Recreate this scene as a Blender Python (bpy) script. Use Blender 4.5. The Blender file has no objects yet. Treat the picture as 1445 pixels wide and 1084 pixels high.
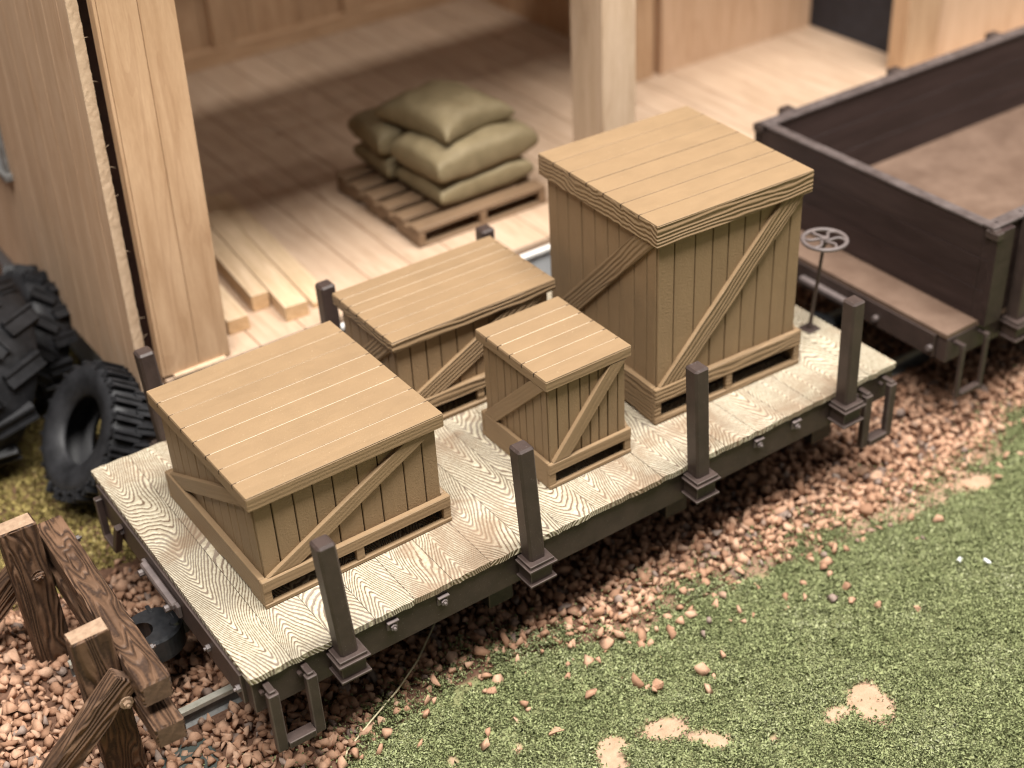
import bpy, bmesh, math, random
import numpy as np
from mathutils import Vector, Matrix, Euler
random.seed(7)
rng = np.random.default_rng(11)
S = bpy.context.scene
COL = S.collection
PI = math.pi
W = 5.0          # car deck width (1 unit = 1 cm of the model)
L = 10.63        # car deck length

# ------------------------------------------------------------------ materials
class NT:
    def __init__(s, name):
        s.m = bpy.data.materials.new(name); s.m.use_nodes = True
        s.t = s.m.node_tree; s.t.nodes.clear()
        s.out = s.t.nodes.new('ShaderNodeOutputMaterial')
        s.b = s.t.nodes.new('ShaderNodeBsdfPrincipled')
        s.t.links.new(s.b.outputs[0], s.out.inputs[0])
    def n(s, typ, **kw):
        nd = s.t.nodes.new(typ)
        for k, v in kw.items(): setattr(nd, k, v)
        return nd
    def l(s, a, b): s.t.links.new(a, b)
    def val(s, sock, v):
        if hasattr(v, 'is_output'): s.l(v, sock)
        else: sock.default_value = v
    def math(s, op, a, b=None, c=None):
        nd = s.n('ShaderNodeMath', operation=op)
        for i, v in enumerate((a, b, c)):
            if v is not None: s.val(nd.inputs[i], v)
        return nd.outputs[0]
    def vmath(s, op, a, b=None, scale=None):
        nd = s.n('ShaderNodeVectorMath', operation=op)
        s.val(nd.inputs[0], a)
        if b is not None: s.val(nd.inputs[1], b)
        if scale is not None: s.val(nd.inputs['Scale'], scale)
        return nd.outputs[0]
    def coords(s, island=True, stretch=(1, 1, 1)):
        tc = s.n('ShaderNodeTexCoord')
        v = tc.outputs['Object']
        oi = s.n('ShaderNodeObjectInfo')
        r = oi.outputs['Random']
        off = s.math('MULTIPLY', r, 53.0)
        if island:
            g = s.n('ShaderNodeNewGeometry')
            s.isl = g.outputs['Random Per Island']
            off = s.math('ADD', off, s.math('MULTIPLY', s.isl, 91.0))
        cx = s.n('ShaderNodeCombineXYZ')
        for i in range(3): s.l(off, cx.inputs[i])
        v = s.vmath('MULTIPLY', v, stretch)
        return s.vmath('ADD', v, cx.outputs[0])
    def noise(s, vec, scale, detail=4, rough=.55, dist=0):
        nd = s.n('ShaderNodeTexNoise')
        s.l(vec, nd.inputs['Vector'])
        nd.inputs['Scale'].default_value = scale; nd.inputs['Detail'].default_value = detail
        nd.inputs['Roughness'].default_value = rough; nd.inputs['Distortion'].default_value = dist
        return nd.outputs['Fac']
    def ramp(s, fac, stops):
        nd = s.n('ShaderNodeValToRGB')
        el = nd.color_ramp.elements
        while len(el) < len(stops): el.new(.5)
        for e, (p, c) in zip(el, stops):
            e.position = p; e.color = (*c, 1)
        s.l(fac, nd.inputs[0])
        return nd.outputs[0]
    def mix(s, fac, a, b, mode='MIX'):
        nd = s.n('ShaderNodeMix', data_type='RGBA', blend_type=mode)
        s.val(nd.inputs[0], fac)
        for i, v in ((6, a), (7, b)):
            if isinstance(v, tuple): nd.inputs[i].default_value = (*v, 1)
            else: s.l(v, nd.inputs[i])
        return nd.outputs[2]
    def bump(s, h, strength, dist=.02, prev=None):
        nd = s.n('ShaderNodeBump')
        nd.inputs['Strength'].default_value = strength; nd.inputs['Distance'].default_value = dist
        s.l(h, nd.inputs['Height'])
        if prev is not None: s.l(prev, nd.inputs['Normal'])
        return nd.outputs[0]
    def done(s, color, rough, normal=None, spec=.5):
        s.val(s.b.inputs['Base Color'], color if not isinstance(color, tuple) else (*color, 1))
        s.val(s.b.inputs['Roughness'], rough)
        s.b.inputs['Specular IOR Level'].default_value = spec
        if normal is not None: s.l(normal, s.b.inputs['Normal'])
        return s.m

AX = {'x': (.12, 1, 1), 'y': (1, .12, 1), 'z': (1, 1, .12)}

def mat_bare_wood(name, axis, c1, c2, spread=.10, rough=.6):
    s = NT(name)
    v = s.coords(True, AX[axis])
    n1 = s.noise(v, 5.5, 6, .6, .4)
    col = s.ramp(n1, [(.3, c1), (.72, c2)])
    fib = s.noise(s.vmath('MULTIPLY', v, (3, 3, 3)), 18, 3, .7)
    col = s.mix(.20, col, s.ramp(fib, [(.3, (.55, .45, .38)), (.7, (1, 1, 1))]), 'MULTIPLY')
    lines = s.math('SINE', s.math('MULTIPLY', s.noise(v, 1.3, 2, .5), 55))
    lines = s.math('GREATER_THAN', lines, .93)
    col = s.mix(s.math('MULTIPLY', lines, .16), col, (c1[0]*.55, c1[1]*.42, c1[2]*.35))
    isl = s.math('ADD', s.math('MULTIPLY', s.isl, spread*2), 1-spread)
    hsv = s.n('ShaderNodeHueSaturation'); s.l(col, hsv.inputs['Color']); s.l(isl, hsv.inputs['Value'])
    nb = s.bump(fib, .25, .008)
    return s.done(hsv.outputs[0], rough, nb, .3)

def mat_crate(name, axis, base, grain=.5, freq=26, bstr=.55, lin=None, stip=.45):
    """tan painted cast wood with raised grain"""
    s = NT(name)
    v = s.coords(True, {'x': (.22, 1, 1), 'y': (1, .22, 1), 'z': (1, 1, .22)}[axis])
    n0 = s.noise(v, 1.6 if lin is None else 2.0, 3, .5, .3)
    ph = s.math('MULTIPLY', n0, freq*2.4)
    if lin is not None:
        sp = s.n('ShaderNodeSeparateXYZ'); s.l(s.n('ShaderNodeTexCoord').outputs['Object'], sp.inputs[0])
        ph = s.math('ADD', s.math('MULTIPLY', n0, freq*.62), s.math('MULTIPLY', sp.outputs[lin], 95))
    g = s.math('SINE', ph)
    g01 = s.math('MULTIPLY_ADD', g, .5, .5)
    fine = s.noise(s.n('ShaderNodeTexCoord').outputs['Object'], 34, 3, .7)
    mott = s.noise(s.n('ShaderNodeTexCoord').outputs['Object'], 2.2, 4, .6)
    col = s.ramp(mott, [(.3, tuple(c*.95 for c in base)), (.7, tuple(c*1.05 for c in base))])
    dark = s.math('MULTIPLY', s.math('LESS_THAN', g01, .16), grain)
    col = s.mix(dark, col, tuple(c*.42 for c in base))
    wear = s.math('MULTIPLY', s.math('GREATER_THAN', fine, .70), .55)
    col = s.mix(wear, col, (.56, .42, .28))
    isl = s.math('MULTIPLY_ADD', s.isl, .06, .97)
    hsv = s.n('ShaderNodeHueSaturation'); s.l(col, hsv.inputs['Color']); s.l(isl, hsv.inputs['Value'])
    nb = s.bump(g01, bstr, .014)
    nb = s.bump(fine, stip, .012, nb)
    return s.done(hsv.outputs[0], .52, nb, .35)

def mat_deck():
    s = NT('painted_deck_wood')
    v = s.coords(True, (1.0, .40, 1))
    n0 = s.noise(v, 2.0, 2, .5, .25)
    n1 = s.noise(v, 1.1, 1, .5, 0)
    sp = s.n('ShaderNodeSeparateXYZ'); s.l(s.n('ShaderNodeTexCoord').outputs['Object'], sp.inputs[0])
    bx = s.math('FRACT', s.math('DIVIDE', s.math('ADD', sp.outputs[0], L/2), L/19))
    bx = s.math('SUBTRACT', bx, s.math('MULTIPLY_ADD', n1, 1.5, -.25))        # wandering heart line of each board
    rr = s.math('FRACT', s.math('MULTIPLY', s.isl, 71.7))
    sg = s.math('SIGN', s.math('SUBTRACT', rr, .5))
    ax = s.math('SQRT', s.math('ADD', s.math('MULTIPLY', bx, bx), .004))
    ph = s.math('ADD', s.math('MULTIPLY', ax, 88), s.math('MULTIPLY', s.math('MULTIPLY', sp.outputs[1], sg), s.math('MULTIPLY_ADD', rr, 22, 44)))
    ph = s.math('ADD', ph, s.math('MULTIPLY', n0, 26))
    ph = s.math('ADD', ph, s.math('MULTIPLY', s.noise(v, 7.0, 2, .5, 0), 7))
    g = s.math('SINE', ph)
    tc = s.n('ShaderNodeTexCoord').outputs['Object']
    fine = s.noise(tc, 20, 4, .7)
    patch = s.noise(tc, 1.1, 4, .6, .5)
    gg = s.math('ADD', g, s.math('MULTIPLY', s.math('SUBTRACT', fine, .5), 1.2))
    gg = s.math('ADD', gg, s.math('MULTIPLY', s.math('SUBTRACT', patch, .46), -1.6))
    cream = s.ramp(fine, [(.3, (.42, .355, .245)), (.62, (.61, .55, .42))])
    brown = s.ramp(patch, [(.38, (.14, .088, .055)), (.62, (.27, .22, .175))])
    f = s.n('ShaderNodeMapRange'); s.l(gg, f.inputs[0])
    f.inputs[1].default_value = -.80; f.inputs[2].default_value = -.25
    col = s.mix(f.outputs[0], brown, cream)
    w2 = s.noise(tc, .75, 5, .65, .8)
    wm = s.n('ShaderNodeMapRange'); s.l(w2, wm.inputs[0]); wm.inputs[1].default_value = .47; wm.inputs[2].default_value = .62
    col = s.mix(s.math('MULTIPLY', wm.outputs[0], .7), col, (.27, .18, .115))
    nb = s.bump(g, .6, .016)
    nb = s.bump(fine, .3, .01, nb)
    return s.done(col, .62, nb, .3)

def mat_old_timber():
    s = NT('stained_timber')
    v = s.coords(True, (.20, 1, 1))
    n0 = s.noise(v, 3.2, 2, .5, .4)
    sp = s.n('ShaderNodeSeparateXYZ'); s.l(s.n('ShaderNodeTexCoord').outputs['Object'], sp.inputs[0])
    g = s.math('SINE', s.math('ADD', s.math('MULTIPLY', n0, 62), s.math('MULTIPLY', s.math('ADD', sp.outputs[1], sp.outputs[2]), 62)))
    tc = s.n('ShaderNodeTexCoord').outputs['Object']
    fine = s.noise(tc, 24, 4, .7)
    patch = s.noise(tc, 1.6, 4, .6)
    gg = s.math('ADD', g, s.math('MULTIPLY', s.math('SUBTRACT', fine, .5), 1.5))
    f = s.n('ShaderNodeMapRange'); s.l(gg, f.inputs[0]); f.inputs[1].default_value = -1.0; f.inputs[2].default_value = -.2
    light = s.ramp(patch, [(.35, (.080, .044, .026)), (.65, (.165, .093, .055))])
    col = s.mix(f.outputs[0], (.045, .025, .016), light)
    nb = s.bump(g, .8, .02); nb = s.bump(fine, .4, .01, nb)
    return s.done(col, .6, nb, .3)

def mat_brown_metal(name, base=(.043, .028, .0235), worn=(.19, .165, .155), amt=.62, rough=.5):
    s = NT(name)
    tc = s.n('ShaderNodeTexCoord').outputs['Object']
    n1 = s.noise(tc, 3, 5, .65); n2 = s.noise(tc, 40, 3, .7)
    col = s.ramp(n1, [(.3, tuple(c*.8 for c in base)), (.75, tuple(c*1.5 for c in base))])
    spk = s.math('MULTIPLY', s.math('GREATER_THAN', n2, amt+.045), .5)
    col = s.mix(spk, col, worn)
    nb = s.bump(n2, .25, .008)
    return s.done(col, rough, nb, .5)

def mat_simple(name, c1, c2, scale=4, rough=.6, bump=.2, bs=30, spec=.4, metal=0, island=0):
    s = NT(name)
    tc = s.n('ShaderNodeTexCoord').outputs['Object']
    n1 = s.noise(tc, scale, 5, .6); n2 = s.noise(tc, bs, 3, .7)
    col = s.ramp(n1, [(.3, c1), (.7, c2)])
    if island:
        g = s.n('ShaderNodeNewGeometry').outputs['Random Per Island']
        hsv = s.n('ShaderNodeHueSaturation'); s.l(col, hsv.inputs['Color'])
        s.l(s.math('MULTIPLY_ADD', g, 2*island, 1-island), hsv.inputs['Value']); col = hsv.outputs[0]
    nb = s.bump(n2, bump, .01)
    m = s.done(col, rough, nb, spec)
    s.b.inputs['Metallic'].default_value = metal
    return m

def mat_stone():
    s = NT('ballast_stone')
    g = s.n('ShaderNodeNewGeometry').outputs['Random Per Island']
    tc = s.n('ShaderNodeTexCoord').outputs['Object']
    n1 = s.noise(tc, 14, 4, .65)
    col = s.ramp(g, [(0, (.34, .19, .118)), (.25, (.45, .262, .168)), (.6, (.54, .33, .22)), (.88, (.59, .385, .265)), (.95, (.24, .175, .145)), (1, (.36, .28, .235))])
    col = s.mix(.45, col, s.ramp(n1, [(.3, (.50, .42, .38)), (.65, (1, 1, 1))]), 'MULTIPLY')
    nb = s.bump(s.noise(tc, 40, 4, .7), .45, .012)
    return s.done(col, .8, nb, .25)

def mat_foam(name, stops):
    s = NT(name)
    g = s.n('ShaderNodeNewGeometry').outputs['Random Per Island']
    tc = s.n('ShaderNodeTexCoord').outputs['Object']
    n1 = s.noise(tc, .9, 4, .6)
    f = s.math('ADD', s.math('MULTIPLY', g, .58), s.math('MULTIPLY', n1, .95))
    f = s.math('SUBTRACT', f, .26)
    col = s.ramp(f, stops)
    return s.done(col, .75, None, .25)

M = {}
CR = (.258, .171, .095)
M['crate_x'] = mat_crate('crate_paint_lengthwise', 'x', CR, .05, 14, .22)
M['crate_z'] = mat_crate('crate_paint_upright', 'z', tuple(c*.97 for c in CR), .07, 12, .3, None, .7)
M['crate_grain'] = mat_crate('crate_paint_raised_grain', 'x', tuple(c*.95 for c in CR), .34, 50, .9, 2)
M['crate_grain_b'] = mat_crate('crate_paint_raised_grain_brace', 'x', tuple(c*.95 for c in CR), .34, 40, .9, 1)
M['crate_grain_y'] = mat_crate('crate_paint_raised_grain_across', 'y', tuple(c*.95 for c in CR), .34, 50, .9, 2)
M['crate_soft'] = mat_crate('crate_paint_soft_grain', 'x', tuple(c*.97 for c in CR), .04, 40, .13, 2)
M['crate_soft_b'] = mat_crate('crate_paint_soft_grain_brace', 'x', tuple(c*.97 for c in CR), .04, 40, .13, 1)
M['crate_soft_y'] = mat_crate('crate_paint_soft_grain_across', 'y', tuple(c*.97 for c in CR), .04, 40, .13, 2)
M['groove'] = mat_simple('groove_wash_and_pallet_shade', (.035, .02, .01), (.07, .04, .02), 6, .8)
M['groove_pale'] = mat_simple('pale_lit_groove_edge', (.50, .40, .28), (.64, .54, .42), 30, .6)  # pale colour paints the lit edges of the lid grooves
M['deck'] = mat_deck()
M['metal'] = mat_brown_metal('dark_brown_painted_frame')
M['metal_edge'] = mat_brown_metal('dry_brushed_frame_edge', (.092, .069, .061), (.20, .17, .16))
M['metal_dark'] = mat_brown_metal('black_underframe', (.016, .012, .012), (.05, .045, .045))
M['metal_grey'] = mat_brown_metal('worn_grey_brown_metal', (.13, .105, .10), (.30, .27, .26))
M['iron_black'] = mat_simple('black_plastic_coupler', (.012, .013, .015), (.03, .031, .034), 8, .28, .2, 30, .6)
M['timber'] = mat_old_timber()
M['timber_cut'] = mat_simple('dark_stained_cut_end', (.085, .05, .032), (.17, .10, .065), 12, .75, .5, 26)
M['timber_end'] = mat_simple('timber_end_grain', (.24, .155, .10), (.40, .275, .185), 12, .75, .5, 26)
B1, B2 = (.40, .245, .135), (.60, .41, .26)
M['bass_y'] = mat_bare_wood('bare_wood_floor', 'y', (.42, .295, .20), (.55, .41, .30), .05, .45)
M['bass_z'] = mat_bare_wood('bare_wood_upright', 'z', (.42, .262, .150), (.57, .385, .24), .06)
M['bass_zy'] = mat_bare_wood('pinkish_siding_wood', 'z', (.52, .34, .215), (.65, .46, .315), .05)
M['bass_x'] = mat_bare_wood('bare_wood_lengthwise', 'x', B1, B2, .07)
M['bass_post'] = mat_bare_wood('smooth_pale_post_wood', 'z', (.50, .36, .24), (.62, .47, .34), .04)
M['raw'] = mat_simple('torn_raw_wood_fibre', (.50, .355, .235), (.64, .475, .33), 9, .85, .45, 30)
M['board_groove'] = mat_simple('siding_groove', (.20, .11, .06), (.28, .16, .09), 8, .8)
M['gap_dark'] = mat_simple('gap_shade_lining', (.045, .02, .014), (.07, .032, .02), 5, .8)
M['lumber'] = mat_bare_wood('light_stripwood', 'x', (.50, .36, .22), (.66, .50, .34), .09, .6)
M['lumber_end'] = mat_simple('stripwood_end_grain', (.48, .30, .15), (.66, .45, .26), 16, .8, .5, 40)
M['sack'] = mat_simple('olive_tan_cast_sack', (.195, .150, .080), (.26, .205, .115), 3, .68, .12, 40, .45)
M['pallet'] = mat_crate('pallet_paint', 'x', (.20, .128, .075), .2, 20, .4)
M['rubber'] = mat_simple('dusty_black_rubber', (.007, .007, .008), (.027, .027, .030), 3.5, .55, .3, 22, .4)
M['foundation'] = mat_simple('grey_foundation_board', (.36, .37, .38), (.46, .47, .48), 3, .7)
M['white'] = mat_simple('lit_ledge_white', (.72, .70, .66), (.82, .80, .76), 5, .6)
M['gond'] = mat_bare_wood('dark_brown_gondola_boards', 'x', (.024, .0145, .0135), (.046, .029, .027), .12, .45)
M['gond_y'] = mat_bare_wood('dark_brown_end_boards', 'y', (.024, .0145, .0135), (.046, .029, .027), .12, .45)
M['gond_floor'] = mat_simple('worn_brown_wagon_floor', (.112, .069, .048), (.185, .122, .088), 1.6, .5, .4, 14)
M['gond_cap'] = mat_simple('worn_grey_wagon_capping', (.055, .040, .037), (.125, .10, .095), 4, .55)
M['rail'] = mat_simple('nickel_rail', (.42, .40, .33), (.62, .60, .52), 6, .35, .1, 30, .5, .25)
M['rail_side'] = mat_simple('dull_rail_web', (.10, .10, .095), (.22, .22, .21), 6, .5)
M['tie'] = mat_simple('grey_green_track_base', (.05, .065, .058), (.085, .10, .09), 4, .7)
M['stone'] = mat_stone()
M['turf'] = mat_foam('green_ground_foam', [(.12, (.200, .226, .098)), (.42, (.265, .295, .135)), (.72, (.318, .342, .168)), (.96, (.45, .465, .29))])
M['yellow'] = mat_foam('yellow_ground_foam', [(.1, (.10, .075, .02)), (.4, (.28, .22, .07)), (.75, (.43, .34, .13)), (.97, (.55, .46, .24))])
M['grey_paint'] = mat_simple('grey_window_paint', (.13, .125, .12), (.22, .215, .21), 5, .45)
M['dark_blue'] = mat_simple('doorway_shade_black', (.012, .012, .016), (.022, .022, .03), 4, .6)
M['straw'] = mat_simple('straw_fibre', (.60, .52, .32), (.74, .66, .44), 5, .5)
M['white_chip'] = mat_simple('white_chip_plastic', (.72, .74, .76), (.85, .86, .88), 8, .4)

def mat_ground():
    s = NT('sandy_ground')
    tc = s.n('ShaderNodeTexCoord').outputs['Object']
    sx = s.n('ShaderNodeSeparateXYZ'); s.l(tc, sx.inputs[0])
    n = s.noise(tc, 6, 5, .6); n2 = s.noise(tc, 26, 4, .7)
    sand = s.ramp(n, [(.3, (.40, .255, .165)), (.7, (.52, .36, .25))])
    dirt = s.ramp(n2, [(.3, (.10, .052, .034)), (.7, (.19, .105, .068))])
    f = s.n('ShaderNodeMapRange'); s.l(s.math('ADD', sx.outputs[1], s.math('MULTIPLY', n, .8)), f.inputs[0])
    f.inputs[1].default_value = -.5; f.inputs[2].default_value = .3
    col = s.mix(f.outputs[0], sand, dirt)
    at = s.n('ShaderNodeAttribute', attribute_name='moss')
    col = s.mix(at.outputs['Fac'], col, s.ramp(n2, [(.3, (.17, .175, .08)), (.7, (.26, .26, .125))]))
    nb = s.bump(n2, .8, .03)
    return s.done(col, .85, nb, .2)
M['ground'] = mat_ground()

# ------------------------------------------------------------------ mesh helpers
class MB:
    def __init__(s, edge=None): s.bm = bmesh.new(); s.edge = edge
    def _fin(s, verts, bevel, mat):
        fs = set(f for v in verts for f in v.link_faces)
        for f in fs: f.material_index = mat
        if bevel:
            es = list(set(e for v in verts for e in v.link_edges))
            r = bmesh.ops.bevel(s.bm, geom=es, offset=bevel, segments=1, affect='EDGES', profile=.5)
            for f in r['faces']: f.material_index = mat if s.edge is None else s.edge
    def box(s, x0, x1, y0, y1, z0, z1, bevel=0, mat=0, mtx=None, jit=0):
        r = bmesh.ops.create_cube(s.bm, size=1)
        v = r['verts']
        for q in v:
            q.co = Vector((x0+(q.co.x+.5)*(x1-x0), y0+(q.co.y+.5)*(y1-y0), z0+(q.co.z+.5)*(z1-z0)))
            if jit: q.co += Vector([random.uniform(-jit, jit) for _ in range(3)])
            if mtx is not None: q.co = mtx @ q.co
        s._fin(v, bevel, mat)
        return s
    def prism(s, pts, axis, a0, a1, mat=0, bevel=0):
        """extrude 2-D outline along axis"""
        def mk(p, a):
            if axis == 'x': return (a, p[0], p[1])
            if axis == 'y': return (p[0], a, p[1])
            return (p[0], p[1], a)
        A = [s.bm.verts.new(mk(p, a0)) for p in pts]; B = [s.bm.verts.new(mk(p, a1)) for p in pts]
        n = len(pts)
        s.bm.faces.new(A[::-1]); s.bm.faces.new(B)
        for i in range(n): s.bm.faces.new((A[i], A[(i+1) % n], B[(i+1) % n], B[i]))
        s._fin(A+B, bevel, mat)
        return s
    def cyl(s, p0, p1, r0, r1=None, seg=12, mat=0):
        p0, p1 = Vector(p0), Vector(p1); d = p1-p0
        r = bmesh.ops.create_cone(s.bm, cap_ends=True, segments=seg, radius1=r0, radius2=r0 if r1 is None else r1, depth=d.length)
        q = d.to_track_quat('Z', 'Y').to_matrix().to_4x4(); q.translation = (p0+p1)/2
        bmesh.ops.transform(s.bm, matrix=q, verts=r['verts'])
        for f in set(f for v in r['verts'] for f in v.link_faces): f.material_index = mat
        return s
    def lathe(s, prof, axis_m, seg=48, closed=True, mat=0):
        """prof: (r, a) ring profile; revolved round local X axis"""
        rings = []
        for i in range(seg):
            t = 2*PI*i/seg
            rings.append([s.bm.verts.new(axis_m @ Vector((a, r*math.cos(t), r*math.sin(t)))) for r, a in prof])
        n = len(prof)
        for i in range(seg):
            A, B = rings[i], rings[(i+1) % seg]
            for j in range(n if closed else n-1):
                f = s.bm.faces.new((A[j], A[(j+1) % n], B[(j+1) % n], B[j])); f.smooth = True; f.material_index = mat
        return s
    def tube(s, pts, r, seg=8, mat=0):
        rings = []
        pts = [Vector(p) for p in pts]
        for i, p in enumerate(pts):
            t = (pts[min(i+1, len(pts)-1)]-pts[max(i-1, 0)]).normalized()
            u = t.orthogonal().normalized() if i == 0 else (u-t*u.dot(t)).normalized()
            w = t.cross(u)
            rr = r[i] if isinstance(r, (list, tuple)) else r
            rings.append([s.bm.verts.new(p+rr*(math.cos(2*PI*k/seg)*u+math.sin(2*PI*k/seg)*w)) for k in range(seg)])
        for A, B in zip(rings, rings[1:]):
            for k in range(seg):
                f = s.bm.faces.new((A[k], A[(k+1) % seg], B[(k+1) % seg], B[k])); f.smooth = True; f.material_index = mat
        s.bm.faces.new(rings[0][::-1]); s.bm.faces.new(rings[-1])
        return s
    def build(s, name, mats, parent=None, mtx=None):
        bmesh.ops.recalc_face_normals(s.bm, faces=s.bm.faces)
        me = bpy.data.meshes.new(name); s.bm.to_mesh(me); s.bm.free()
        for m in (mats if isinstance(mats, (list, tuple)) else [mats]): me.materials.append(M[m] if isinstance(m, str) else m)
        o = bpy.data.objects.new(name, me); COL.objects.link(o)
        if parent is not None: o.parent = parent
        if mtx is not None: o.matrix_local = mtx
        return o

def tag(o, label=None, cat=None, group=None, kind=None):
    if label: o['label'] = label
    if cat: o['category'] = cat
    if group: o['group'] = group
    if kind: o['kind'] = kind
    return o
def empty(name, loc=(0, 0, 0), rz=0, **kw):
    o = bpy.data.objects.new(name, None); COL.objects.link(o)
    o.empty_display_size = .2
    o.location = loc; o.rotation_euler = (0, 0, rz)
    return tag(o, **kw)

# ------------------------------------------------------------------ terrain profile
_ph = rng.uniform(0, 6.28, 24); _dr = rng.uniform(0, 6.28, 24)
def vnoise(x, y, f=1.0, n=8, o=0):
    r = 0
    for i in range(n):
        k = f*(.6+.35*i); a = _dr[(i+o) % 24]
        r = r + np.sin(k*(x*np.cos(a)+y*np.sin(a))+_ph[(i*3+o) % 24])/(1+.45*i)
    return r/2.6
def smooth(a, b, t):
    u = np.clip((t-a)/(b-a), 0, 1); return u*u*(3-2*u)
def gz(x, y):
    x = np.asarray(x, float); y = np.asarray(y, float)
    z = -2.16+.29*smooth(-1.15, .55, y)-.12*smooth(4.5, 5.4, y)
    z = z+.03*vnoise(x, y, .9, 6, 3)*smooth(.2, -1, y)
    z = z+.40*np.exp(-(((x+2.15)/.7)**2+((y-4.15)/.75)**2))
    return z
XB = [-4, -1, .7, 2.5, 3.7, 5.1, 5.8, 7, 8.7, 10.8, 12.8, 14, 20]
YB = [-.25, -.2, -.08, .20, .15, -.30, -.35, -.42, -.62, -.95, -.62, -.35, -.2]
def yb(x): return np.interp(x, XB, YB)

def grid_obj(name, xs, ys, zf, mat):
    X, Y = np.meshgrid(xs, ys); Z = zf(X, Y)
    me = bpy.data.meshes.new(name)
    ny, nx = X.shape
    v = np.stack([X, Y, Z], -1).reshape(-1, 3)
    i = np.arange((ny-1)*nx).reshape(ny-1, nx)[:, :-1].reshape(-1)
    f = np.stack([i, i+1, i+nx+1, i+nx], -1)
    me.from_pydata(v.tolist(), [], f.tolist())
    me.materials.append(M[mat])
    for p in me.polygons: p.use_smooth = True
    o = bpy.data.objects.new(name, me); COL.objects.link(o); return o
xs = np.concatenate([np.linspace(-60, -5, 8)[:-1], np.arange(-5, 17, .08), np.linspace(17, 70, 8)])
ys = np.concatenate([np.linspace(-50, -7, 8)[:-1], np.arange(-7, 9, .08), np.linspace(9, 60, 8)])
ground = tag(grid_obj('ground', xs, ys, gz, 'ground'), kind='structure')

def scatter_mesh(name, protos, P, Q, mats, mi=None):
    """one mesh of many small rigid copies. protos: [(verts, faces)], P positions, Q 3x3 matrices"""
    allv = []; allf = []; off = 0
    pid = rng.integers(0, len(protos), len(P))
    for k, (pv, pf) in enumerate(protos):
        idx = np.where(pid == k)[0]
        if not len(idx): continue
        vv = np.einsum('nij,vj->nvi', Q[idx], pv)+P[idx][:, None, :]
        nv = len(pv)
        ff = pf[None]+(np.arange(len(idx))*nv)[:, None, None]+off
        allv.append(vv.reshape(-1, 3)); allf.append(ff.reshape(-1, 3)); off += nv*len(idx)
    v = np.concatenate(allv); f = np.concatenate(allf)
    me = bpy.data.meshes.new(name)
    me.vertices.add(len(v)); me.vertices.foreach_set('co', v.astype(np.float32).ravel())
    me.loops.add(len(f)*3); me.loops.foreach_set('vertex_index', f.astype(np.int32).ravel())
    me.polygons.add(len(f)); me.polygons.foreach_set('loop_start', np.arange(0, len(f)*3, 3, dtype=np.int32))
    me.update(calc_edges=True)
    me.materials.append(M[mats])
    o = bpy.data.objects.new(name, me); COL.objects.link(o); return o

def rand_rot(n, tilt=PI):
    q = rng.normal(size=(n, 4)); q /= np.linalg.norm(q, axis=1)[:, None]
    w, x, y, z = q.T
    return np.stack([1-2*(y*y+z*z), 2*(x*y-z*w), 2*(x*z+y*w), 2*(x*y+z*w), 1-2*(x*x+z*z), 2*(y*z-x*w), 2*(x*z-y*w), 2*(y*z+x*w), 1-2*(x*x+y*y)], -1).reshape(n, 3, 3)

def hull_proto(n, flat=.75, seed=0):
    r = np.random.default_rng(seed)
    p = r.normal(size=(n, 3)); p /= np.linalg.norm(p, axis=1)[:, None]
    p *= r.uniform(.88, 1.12, (n, 1)); p *= np.array([1, r.uniform(.65, .95), r.uniform(.55, .85)])
    bm = bmesh.new()
    for q in p: bm.verts.new(q)
    res = bmesh.ops.convex_hull(bm, input=bm.verts)
    lo = [v for v in bm.verts if not v.link_faces]
    for v in lo: bm.verts.remove(v)
    bmesh.ops.triangulate(bm, faces=bm.faces)
    bm.verts.index_update()
    vs = np.array([v.co[:] for v in bm.verts]); fs = np.array([[v.index for v in f.verts] for f in bm.faces]); bm.free()
    return vs, fs
STONES = [hull_proto(n, seed=40+i) for i, n in enumerate((8, 8, 9, 9, 10, 10, 11, 12, 8, 9, 10, 11))]

# ballast
def jgrid(x0, x1, y0, y1, sp, jit=.5):
    gx, gy = np.meshgrid(np.arange(x0, x1, sp), np.arange(y0, y1, sp))
    p = np.stack([gx.ravel(), gy.ravel()], -1); return p+rng.uniform(-jit, jit, p.shape)*sp
P2 = np.concatenate([jgrid(-3.6, 16, -2.0, 5.6, .116), jgrid(-3.6, 16, -2.0, 5.6, .145)])
lay = np.concatenate([np.zeros(len(jgrid(-3.6, 16, -2.0, 5.6, .116))), np.ones(len(jgrid(-3.6, 16, -2.0, 5.6, .145)))])[:len(P2)]
d = P2[:, 1]-yb(P2[:, 0])+.16*vnoise(P2[:, 0], P2[:, 1], 4.5, 8, 5)
wide = .20+.26*np.exp(-((P2[:, 0]-5.6)/2.4)**2)
prob = np.where(d > .12, 1, np.clip(.5*np.exp((d-.12)/wide), 0, 1))*(P2[:, 1] > -1.9)
up = 4.95+.25*vnoise(P2[:, 0], P2[:, 1], 2.2, 8, 9)
prob = np.where(P2[:, 1] > up, np.exp(-(P2[:, 1]-up)/.14)*.5, prob)
under = (P2[:, 0] > .8) & (P2[:, 0] < 10.2) & (P2[:, 1] > 2.9)
prob = np.where(under, prob*.5, prob)
keep = rng.uniform(size=len(P2)) < prob
P2 = P2[keep]; lay = lay[keep]
rail_y = (1.62, 3.34)
onrail = ((np.abs(P2[:, 1]-rail_y[0]) < .17) & (P2[:, 0] > -.75)) | ((np.abs(P2[:, 1]-rail_y[1]) < .17) & (P2[:, 0] > -1.4))
P2 = P2[~onrail]; lay = lay[~onrail]
n = len(P2)
rad = np.clip(rng.lognormal(-2.52, .27, n), .04, .145)
zz = gz(P2[:, 0], P2[:, 1])+rad*.35+lay*rng.uniform(.02, .085, n)
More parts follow.
